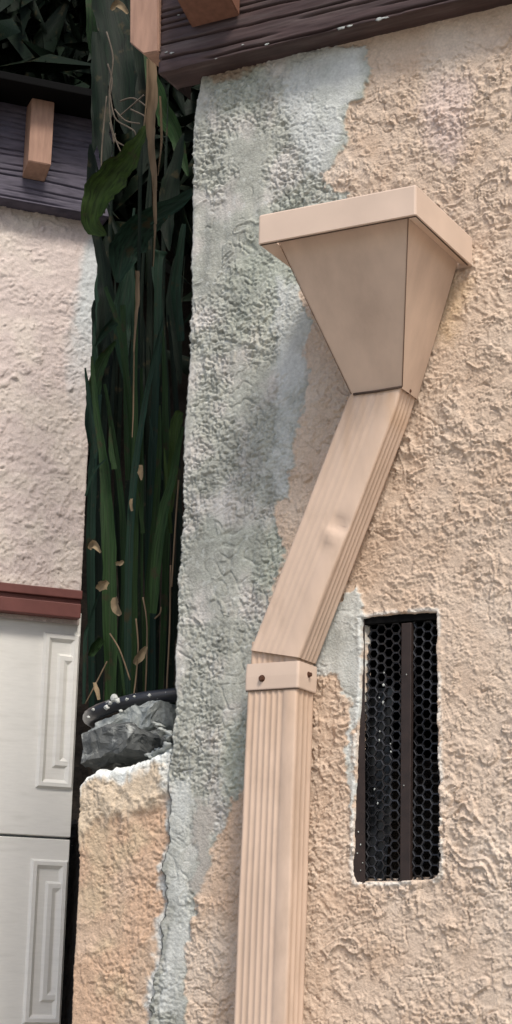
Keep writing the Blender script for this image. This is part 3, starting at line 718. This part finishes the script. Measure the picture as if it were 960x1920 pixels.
# ------------------------------------------------------------------ soil bank behind the planting
xs = np.linspace(-2.6, 1.4, 60); us = np.linspace(0, 1, 40); Xb, Ub = np.meshgrid(xs, us)
Yb_ = np.where(Ub < .35, .12+Ub/.35*1.3, 1.42+(Ub-.35)*.5); Zb_ = np.where(Ub < .35, P(250, 1420, .15).z-.03+.1*Ub, P(250, 1420, .15).z+.005+(Ub-.35)/.65*2.0)
Yb_ = Yb_+.06*fbm(Xb*4, Ub*8, 33, 3); Zb_ = Zb_+.02*fbm(Xb*9, Ub*20, 34, 3)
Xb = np.vstack([Xb[:1], Xb]); Yb_ = np.vstack([Yb_[:1]+.02, Yb_]); Zb_ = np.vstack([Zb_[:1]*0, Zb_])      # down to the ground behind the low wall
al = (Xb-G0.x)*GDIR.x+(Yb_-G0.y)*GDIR.y; sh = np.maximum(0, .03-al); Xb = Xb+sh*GDIR.x; Yb_ = Yb_+sh*GDIR.y
me = grid_mesh('soil_bank', Xb, Yb_, Zb_, np.zeros(Xb.shape+(3,))+.03)
sb = link('soil_bank', me, M_SOIL); sb['kind'] = 'structure'

# ------------------------------------------------------------------ planting
def ribbon(name, pts_px, widths, Y, m, parent, fold=.25, per=6, lean=0.0, tilt=0.0):
    """strap or broad leaf: midrib through points (u, v, extra depth), half widths in photo pixels"""
    pts = smooth_pts([P(p[0], p[1], Y+(p[2] if len(p) > 2 else 0)) for p in pts_px], per)
    n = len(pts); ws = np.interp(np.linspace(0, 1, n), np.linspace(0, 1, len(widths)), widths)*.00082
    V = []; F = []; vd = FW; LC = []; ph = rnd.uniform(0, 9); rv = rnd.random(); S = (-1, -.7, -.35, 0, .35, .7, 1); q = len(S)
    for i, p in enumerate(pts):
        tg = (pts[min(i+1, n-1)]-pts[max(i-1, 0)]).normalized(); a = tg.cross(vd).normalized(); nrm = a.cross(tg)
        if nrm.dot(FW) > 0: nrm = -nrm
        tl = tilt+.35*math.sin(i*.25+ph)
        a, nrm = (a*math.cos(tl)+nrm*math.sin(tl)).normalized(), (nrm*math.cos(tl)-a*math.sin(tl)).normalized()
        for s in S:
            wv = 1+.10*math.sin(i*1.1+ph+s*2)+.06*math.sin(i*2.7+s*3+ph*2)
            rip = .16*math.sin(i*1.3+ph*3+s)*abs(s)**2
            V.append(p+a*(s*ws[i]*wv)+nrm*((fold*(abs(s)**1.3)+rip)*ws[i])); LC.append((s, i*.28, rv))
    for i in range(n-1):
        for k in range(q-1): F.append((i*q+k, i*q+k+1, (i+1)*q+k+1, (i+1)*q+k))
    me = pydata(name, V, F)
    at = me.attributes.new('LC', 'FLOAT_VECTOR', 'POINT'); at.data.foreach_set('vector', np.array(LC, np.float32).ravel())
    return link(name, me, m, parent)
G, T_, BR, DP = M_LEAFS
def plant(label, leaves, cat='plant', name='leafy_plant', base=(250, 1330, .3), group=None):
    t_ = thing(name, label, cat, tuple(P(*base)), group)
    for lf in leaves:
        ribbon('leaf', lf[0], lf[1], lf[2], lf[3], t_, *(lf[4] if len(lf) > 4 else ()))
    return t_
ST = [3, 6, 6, 5, 4, .6]
BROAD = [2, 18, 34, 40, 36, 22, 2]
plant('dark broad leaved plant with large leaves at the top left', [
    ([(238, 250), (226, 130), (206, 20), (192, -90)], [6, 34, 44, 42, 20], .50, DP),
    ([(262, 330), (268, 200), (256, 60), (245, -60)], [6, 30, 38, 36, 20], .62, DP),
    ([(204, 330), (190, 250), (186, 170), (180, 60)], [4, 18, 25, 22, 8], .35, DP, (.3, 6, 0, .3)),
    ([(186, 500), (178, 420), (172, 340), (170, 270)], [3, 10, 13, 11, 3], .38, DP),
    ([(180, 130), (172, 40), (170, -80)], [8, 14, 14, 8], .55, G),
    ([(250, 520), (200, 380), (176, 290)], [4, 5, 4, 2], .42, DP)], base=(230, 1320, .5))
plant('bright green drooping leaf curling beside the dry stalk', [
    ([(276, 232), (262, 262), (238, 300), (212, 330), (186, 372), (178, 420), (200, 440)], [3, 14, 24, 34, 36, 26, 2], .22, BR, (.35, 5, 0, .2)),
    ([(268, 232), (262, 420), (258, 900), (262, 1320)], [3, 4, 5, 6], .26, DP)], base=(262, 1325, .28))
plant('blue green broad leaf bending across behind the grey wall edge', [
    ([(372, 352), (330, 382), (285, 408), (250, 440), (230, 480), (222, 530)], [4, 14, 22, 34, 40, 30, 4], .30, T_, (.3, 5, 0, -.2)),
    ([(370, 362), (320, 396), (282, 420)], [2, 3, 2], .28, T_),
    ([(300, 470), (296, 520), (292, 800), (286, 1320)], [16, 9, 7, 6], .42, T_)], base=(286, 1325, .4))
plant('clump of thick green strap leaves at the left above the hose', [
    ([(206, 1330), (205, 1100), (198, 900), (180, 760), (172, 668)], [11, 15, 14, 9, 6, 2.5], .20, G),
    ([(172, 1330), (170, 1000), (176, 860), (188, 740)], [6, 10, 9, 5], .30, T_),
    ([(178, 860), (172, 800), (166, 740), (160, 690)], [5, 8, 5, 2], .24, T_),
    ([(214, 880), (208, 840), (206, 800)], [6, 5, 1], .18, G),
    ([(160, 930), (176, 885), (200, 860)], [2, 3, 1], .19, T_),
    ([(225, 1330), (232, 1000), (212, 820), (196, 720)], [5, 7, 6, 3], .34, G),
    ([(158, 1320), (160, 1200), (170, 1160), (196, 1080)], [4, 4, 3, 2], .24, T_)], base=(200, 1325, .25))
plant('clump of slim upright green stalks in the middle of the planting', [
    ([(246, 1330), (250, 1100), (252, 900), (254, 700), (256, 520)], [7, 9, 8, 6, 5, 3], .24, G),
    ([(238, 1330), (244, 1000), (262, 820), (285, 690), (306, 596)], [6, 8, 8, 6, 4, 1], .22, T_),
    ([(232, 1330), (250, 900), (230, 650), (198, 538)], [6, 8, 7, 5.5, 4.5], .30, G),
    ([(262, 1330), (264, 1000), (266, 800), (264, 690)], [5, 6, 5, 4], .27, G),
    ([(275, 1330), (282, 900), (300, 620), (288, 500)], [6, 8, 8, 6], .45, T_),
    ([(240, 900), (236, 700), (230, 572)], [6, 7, 6], .33, G),
    ([(268, 1000), (256, 880), (246, 810)], [4, 4, 1], .25, G),
    ([(236, 1330), (226, 1240), (208, 1190)], [2, 3, 1], .18, G),
    ([(244, 870), (250, 600), (246, 480), (252, 390)], [4, 6, 5, 3], .38, T_)], base=(245, 1325, .26))
plant('clump of green strap leaves fanning beside the grey wall edge', [
    ([(286, 1150), (300, 1000), (322, 900), (342, 800)], [7, 11, 10, 7, 3], .14, G),
    ([(318, 960), (326, 860), (332, 790), (340, 772)], [6, 12, 13, 6], .25, BR),
    ([(320, 1000), (312, 900), (308, 840)], [4, 4, 1], .20, BR),
    ([(300, 1320), (312, 1000), (310, 760), (306, 620)], [5, 8, 7, 2], .33, G),
    ([(330, 1200), (336, 1000), (330, 760), (315, 590)], [5, 7, 6, 2], .40, DP),
    ([(268, 1330), (278, 1100), (296, 900), (300, 760)], [5, 7, 7, 2], .30, G),
    ([(305, 900), (290, 840), (280, 780)], [4, 4, 1], .36, T_),
    ([(340, 640), (330, 540), (345, 420)], [8, 12, 5], .38, T_)], base=(300, 1322, .26))
plant('overlapping broad dark leaves hanging below the beam, high in the gap', [
    ([(345, 250), (325, 330), (312, 400), (318, 470)], [3, 16, 24, 18, 2], .48, DP, (.3, 6, 0, .3)),
    ([(250, 470), (232, 560), (226, 640), (236, 720)], [3, 18, 26, 18, 2], .46, T_, (.3, 6, 0, -.3)),
    ([(180, 420), (196, 500), (200, 570), (190, 650)], [3, 14, 20, 15, 2], .36, DP, (.3, 6, 0, .2)),
    ([(216, 640), (186, 690), (176, 760), (182, 830)], [3, 12, 16, 12, 2], .40, G, (.3, 6, 0, -.2)),
    ([(330, 480), (322, 560), (332, 640), (338, 720)], [3, 12, 18, 12, 2], .52, DP, (.3, 6, 0, .4)),
    ([(270, 90), (300, 190), (330, 250), (352, 330)], [3, 20, 26, 18, 2], .60, G, (.3, 6, 0, .2)),
    ([(262, 560), (276, 680), (280, 760), (270, 860)], [2, 12, 18, 12, 2], .55, DP, (.3, 6, 0, .2)),
    ([(250, 1330), (262, 900), (268, 500), (290, 240)], [5, 5, 4, 3], .50, DP)], base=(262, 1325, .5))
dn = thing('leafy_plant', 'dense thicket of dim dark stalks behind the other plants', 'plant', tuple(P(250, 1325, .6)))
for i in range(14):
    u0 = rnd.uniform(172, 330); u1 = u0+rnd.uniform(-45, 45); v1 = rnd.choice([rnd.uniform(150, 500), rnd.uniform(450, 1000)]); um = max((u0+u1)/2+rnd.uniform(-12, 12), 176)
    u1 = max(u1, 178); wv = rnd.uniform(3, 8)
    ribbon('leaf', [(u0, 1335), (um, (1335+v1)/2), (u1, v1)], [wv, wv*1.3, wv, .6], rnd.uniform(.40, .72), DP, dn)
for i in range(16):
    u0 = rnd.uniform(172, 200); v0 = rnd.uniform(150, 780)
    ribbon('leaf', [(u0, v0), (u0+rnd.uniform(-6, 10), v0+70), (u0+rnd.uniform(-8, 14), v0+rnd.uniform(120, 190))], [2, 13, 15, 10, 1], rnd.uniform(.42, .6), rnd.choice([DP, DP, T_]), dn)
# dry stalk and dead bits
dry = thing('dry_stalk', 'dry brown flattened stalk hanging below the beam end', 'plant', tuple(P(286, 400, .2)))
ribbon('stalk', [(284, 108), (286, 180), (283, 250), (289, 330), (291, 420)], [9, 11, 11, 8, 5, 3], .16, M_DRY, dry, .3)
ribbon('stalk', [(276, 110), (275, 180), (270, 236)], [1.5, 2, 1], .15, M_DRY, dry, .3)
ribbon('stalk', [(300, 180), (303, 260), (296, 330)], [2, 2.5, 1], .17, M_DRY, dry, .3)
ribbon('stalk', [(291, 420), (290, 450), (287, 500)], [3, 2, 1], .17, M_DRY, dry, .3)
d2 = thing('dry_stalk', 'short dry orange brown stalk sticking up among the green stalks', 'plant', tuple(P(257, 640, .2)))
ribbon('stalk', [(257, 508), (258, 560), (255, 600), (251, 660)], [4.5, 4.5, 3, 1.5], .20, M_DRY, d2, .3)
ribbon('stalk', [(251, 660), (250, 760), (248, 820)], [1.5, 1.5, 1], .222, M_DRY, d2, .3)
tw = thing('dry_vine', 'tangle of thin dry vine twigs under the broad leaves', 'vine', tuple(P(215, 300, .3)))
for i, pp in enumerate([[(200, 60), (212, 110), (205, 170), (208, 230), (222, 275), (236, 300)], [(205, 170), (215, 220), (240, 238), (252, 246), (256, 262)], [(270, 178), (245, 200), (222, 220)],
                        [(206, 230), (216, 262), (238, 276)], [(245, 205), (268, 216), (272, 220)], [(202, 120), (210, 150), (206, 180)], [(210, 240), (214, 268), (216, 250)], [(225, 190), (250, 184), (275, 200)],
                        [(215, 205), (235, 226), (262, 232)], [(196, 400), (190, 300), (200, 180)]]):
    link('twig', tube_mesh('twig', smooth_pts([P(u, v, .27+.01*(i % 4)) for u, v in pp], 5), [.0016-.0006*(k/30) for k in range(5*(len(pp)-1)+1)], 6), M_TWIG, tw)
tw2 = thing('dry_vine', 'thin pale dead tendrils low down behind the hose', 'vine', tuple(P(255, 1310, .2)))
for i, pp in enumerate([[(250, 1310), (256, 1260), (259, 1210), (255, 1160)], [(244, 1275), (225, 1220), (206, 1188)], [(320, 1060), (318, 1180), (312, 1300)], [(268, 1120), (276, 1180), (272, 1320)],
                        [(335, 900), (328, 1000), (322, 1100)], [(160, 1320), (196, 1250), (200, 1240)], [(290, 1160), (300, 1150), (302, 1138)], [(186, 1310), (180, 1285), (176, 1282)]]):
    link('twig', tube_mesh('twig', smooth_pts([P(u, v, .15+.012*(i % 4)) for u, v in pp], 5), .0013, 6), M_DRY, tw2)
wl = [('withered tan leaf bits caught on a stalk at the left', [(168, 1030), (176, 1020), (190, 1035)], [3, 9, 3], .17), ('round pale withered leaf on the stalks, left one of two', [(184, 1106), (192, 1096), (200, 1088)], [5, 11, 6], .17),
      ('large pale withered leaf with a bright tip above the hose', [(216, 1120), (220, 1138), (228, 1152)], [5, 12, 5], .16), ('small tan leaf scrap high on the middle stalk', [(264, 872), (264, 886), (266, 900)], [3, 6, 2], .20),
      ('narrow pale leaf scrap on the middle stalk', [(247, 935), (247, 946), (249, 958)], [3, 4.5, 3], .21), ('torn triangular dead leaf near the wall corner low down', [(252, 1245), (262, 1232), (275, 1212)], [4, 9, 3], .15),
      ('small pale leaf fragment between two thick stalks', [(217, 1056), (225, 1056), (232, 1052)], [3, 5, 3], .18), ('upright straw coloured leaf scrap just above the hose', [(186, 1312), (180, 1292), (176, 1280)], [3, 5, 3], .13),
      ('yellow green dying leaf low at the far left', [(168, 1230), (176, 1212), (190, 1196)], [5, 12, 8], .18), ('folded grey leaf tip pale against the dark, upper left', [(178, 650), (196, 620), (214, 600)], [1, 9, 12], .25),
      ('curled rusty dead leaf at the very top left', [(208, 18), (222, 8), (240, 26)], [3, 9, 3], .12)]
for i, (lb, pp, ww, y) in enumerate(wl):
    o = ribbon('withered_leaf', pp, ww, y, (G if 'yellow' in lb else M_LEAFS[1] if 'grey' in lb else M_DRYLEAF), None, .6, 5, 0, .3)
    tag(o, lb, 'leaf', 'withered leaves in the planting')
# mass of dark foliage behind and overhead
def leaf_mass(name, boxes, n, size, m, seed_):
    rr = np.random.RandomState(seed_); V = []; F = []
    for b_, frac in boxes:
        for i in range(int(n*frac)):
            c = Vector([rr.uniform(b_[2*k], b_[2*k+1]) for k in range(3)])
            if gl(c) < .34 and (c.z < G0.z+.95 or (c-G0).dot(GN) > -.05): continue          # the drive in front of the garage is clear
            d = Vector(rr.normal(size=3)); d.z -= .8; d.normalize(); s = Vector(rr.normal(size=3)).cross(d).normalized()
            L_ = size*rr.uniform(.6, 1.5); w_ = L_*rr.uniform(.08, .17); k = len(V); nn = d.cross(s)*L_*.12
            V += [c, c+d*L_*.4+s*w_, c+d*L_*.4-s*w_, c+d*L_*.5-nn, c+d*L_]
            F += [(k, k+1, k+3), (k, k+3, k+2), (k+1, k+4, k+3), (k+2, k+3, k+4)]
    m_ = pydata(name, V, F); at = m_.attributes.new('LC', 'FLOAT_VECTOR', 'POINT'); at.data.foreach_set('vector', (rr.rand(len(V), 3)*3+.3).astype(np.float32).ravel())
    o = link(name, m_, m); o['kind'] = 'stuff'; o['label'] = 'dense dark foliage'; return o
zw = P(250, 1420, .2).z
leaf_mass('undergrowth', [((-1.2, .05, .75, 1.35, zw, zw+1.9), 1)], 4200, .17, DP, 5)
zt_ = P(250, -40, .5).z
leaf_mass('shading_canopy', [((-2.2, bxl-.02, -.7, 1.9, zt_+.05, zt_+.6), 1)], 14000, .2, DP, 6)  # canopy added overhead to keep light off the planting

# ------------------------------------------------------------------ garage front at the far left
gt = thing('garage_front', 'pale stucco garage front with dark fascia, maroon casing and white panel door', 'garage', (G0.x, G0.y, 0))
z_f0 = GP(72, 400).z; z_c1 = GP(72, 1104).z; z_c0 = GP(72, 1156).z; z_f1 = z_f0+.235
z_j = GP(72, 1568).z
print('garage', z_f0, z_c1, z_c0, z_j, 'm per px', (z_c1-z_f0)/704)
GM = Matrix(((GDIR.x, GN.x, 0, G0.x), (GDIR.y, GN.y, 0, G0.y), (0, 0, 1, 0), (0, 0, 0, 1)))      # local: along, out, up
def gbox(name, a0, a1, o0, o1, z0_, z1_, m, parent, bev=.002):
    bm = bmesh.new(); bm_box(bm, ((a0+a1)/2, (o0+o1)/2, (z0_+z1_)/2), (a1-a0, o1-o0, z1_-z0_), GM, bev); return link(name, bm_mesh(name, bm), m, parent)
GW = -1.6
xs = spaced(-.30, 0, .003, GW, None); zs = spaced(z_c0-.01, z_f0+.06, .003)
Xg, Zg = np.meshgrid(xs, zs)
hgw = peach_relief(Xg, Zg, 501)*.9+grey_relief(Xg, Zg, 502)*.3
Cg = mixc(np.array((.62, .53, .485))[None, None], np.array((.68, .60, .53))[None, None], sstep(-.2, .5, fbm(Xg*8, Zg*8, 503, 3)))
mg = sstep(-.01, .03, Xg+.045+.03*fbm(Xg*14, Zg*9, 504, 3)+.02*np.sin(Zg*9))*sstep(z_f0-.55, z_f0-.2, Zg)
Cg = mixc(Cg, np.array((.56, .58, .57))[None, None], mg)*(1+.08*fbm(Xg*70, Zg*70, 505, 3))[..., None]
gx = np.hstack([Xg[:, :1]*0]*0+[Xg, Xg[:, -1:], Xg[:, -1:]]); gzz = np.hstack([Zg, Zg[:, -1:], Zg[:, -1:]]); go = np.hstack([hgw, hgw[:, -1:]*0-.02, hgw[:, -1:]*0-.25]); cg = np.hstack([Cg, Cg[:, -1:], Cg[:, -1:]])
wx_ = G0.x+GDIR.x*gx+GN.x*go; wy_ = G0.y+GDIR.y*gx+GN.y*go
link('stucco_panel', grid_mesh('stucco_panel', wx_, wy_, gzz, cg), M_STUCCO, gt)
# fascia with furrows
xs = np.linspace(GW, .01, 260); zs = np.linspace(z_f0, z_f1, 150); Xg, Zg = np.meshgrid(xs, zs)
tz_ = (Zg-z_f0)/.013+.6*fbm(Xg*2.2, Zg*6, 511, 3); kk = np.floor(tz_); fr = tz_-kk
of = .05-.0045*np.exp(-((fr-.5-.25*pn(Xg*2+kk*5.1, kk*1.9+.3, 513))/.12)**2)*sstep(-.3, .05, pn(Xg*3.1+kk*7.3, kk*3.7+.5, 514))
Xg = np.vstack([Xg[:1], Xg, Xg[-1:]]); Zg = np.vstack([Zg[:1], Zg, Zg[-1:]]); of = np.vstack([of[:1]*0-.02, of, of[:1]*0-.02])
Xg = np.hstack([Xg, Xg[:, -1:]]); Zg = np.hstack([Zg, Zg[:, -1:]]); of = np.hstack([of, of[:, -1:]*0-.02])
link('fascia_board', grid_mesh('fascia_board', G0.x+GDIR.x*Xg+GN.x*of, G0.y+GDIR.y*Xg+GN.y*of, Zg, np.zeros(Xg.shape+(3,))), M_BEAM2, gt)
def gbatten(u0, u1, v, hgt=.30):
    a, b = gl(GP(u0, v, .1)), gl(GP(u1, v, .1)); z = GP((u0+u1)/2, v, .1).z; ch = .022
    V = [GM @ Vector(p) for p in [(a, .10, z+ch), (b, .10, z+ch), (b, .0505, z), (a, .0505, z), (a, .10, z_f1), (b, .10, z_f1), (b, .0505, z_f1), (a, .0505, z_f1)]]
    bm = bmesh.new(); vv = [bm.verts.new(p) for p in V]
    for f in ((0, 1, 5, 4), (1, 2, 6, 5), (3, 0, 4, 7), (4, 5, 6, 7), (2, 3, 7, 6), (0, 3, 2, 1)): bm.faces.new([vv[i] for i in f])
    bmesh.ops.bevel(bm, geom=list(bm.edges), offset=.0015, segments=2, affect='EDGES')
    link('batten', bm_mesh('batten', bm), M_BATTEN, gt)
gbatten(52, 95, 322); gbatten(-60, -18, 312)
gbox('roof_edge', GW-.02, .03, -.3, .16, z_f1+.001, z_f1+.02, M_BLACK, gt)
# casing
cz = [(z_c1, z_c1-.018, .030), (z_c1-.019, z_c1-.026, .022), (z_c1-.027, z_c0, .027)]
cas = gbox('door_casing', GW, -.004, -.02, .030, z_c1-.020, z_c1, M_MAROON, gt)
gbox('casing_fillet', GW, -.005, -.02, .022, z_c1-.0295, z_c1-.0205, M_MAROON, cas, .001)
gbox('casing_band', GW, -.0045, -.02, .026, z_c0, z_c1-.030, M_MAROON, cas)
# door: sections with raised panels
sec = z_c0-z_j; dz = [z_c0+.02]+[z_j-sec*k for k in range(0, 4)]
door = gbox('door_section', GW, .008, -.06, -.012, z_j+.0025, z_c0+.02, M_WHITE, gt)
secs = [door]
k = 1; zt0 = z_j-.0025
while zt0 > .02:
    zb0 = max(zt0-sec-.02, .01); secs.append(gbox('door_section', GW, .008, -.063, -.015, zb0, zt0, M_WHITE, gt)); zt0 = zb0-.005
pl = gl(GP(70, 1190)); plb = gl(GP(82, 1480)); pa = (pl+plb)/2
tops = [(GP(90, 1183).z, GP(90, 1478).z), (GP(90, 1610).z, GP(90, 1610).z-(GP(90, 1183).z-GP(90, 1478).z))]
while len(tops) < len(secs):
    tops.append((tops[-1][0]-sec-.02, tops[-1][1]-sec-.02))
def frame(name, a0, a1, z0_, z1_, wd, o0, o1, parent):
    """mitred moulding: outer low, crest, inner low"""
    bm = bmesh.new(); rings = []
    for e, o in ((0, o0), (wd*.25, o1), (wd*.6, o1), (wd, o0)):
        rings.append([bm.verts.new(GM @ Vector(p)) for p in ((a0+e, o, z0_+e), (a1-e, o, z0_+e), (a1-e, o, z1_-e), (a0+e, o, z1_-e))])
    for r0, r1 in zip(rings, rings[1:]):
        for i in range(4): bm.faces.new((r0[i], r0[(i+1) % 4], r1[(i+1) % 4], r1[i]))
    return link(name, bm_mesh(name, bm), M_WHITE, parent)
pw_ = .52
for i, (s_, (t1, t0)) in enumerate(zip(secs, tops)):
    if t0 < .02: break
    so = -.012 if i == 0 else -.015
    for j in range(-2, 1):
        a0 = pa+j*(pw_+.10)+.0; a1 = min(a0+pw_, .0075) if j == 0 else a0+pw_
        if a0 < GW: continue
        frame('panel_moulding', a0, a1+(.2 if j == 0 else 0)*0, t0, t1, .022, so-.001, so+.007, s_)
        if a1-a0 > .075:
            frame('panel_moulding', a0+.034, a1-.0 if j == 0 else a1-.034, t0+.045, t1-.045, .026, so-.001, so+.005, s_)
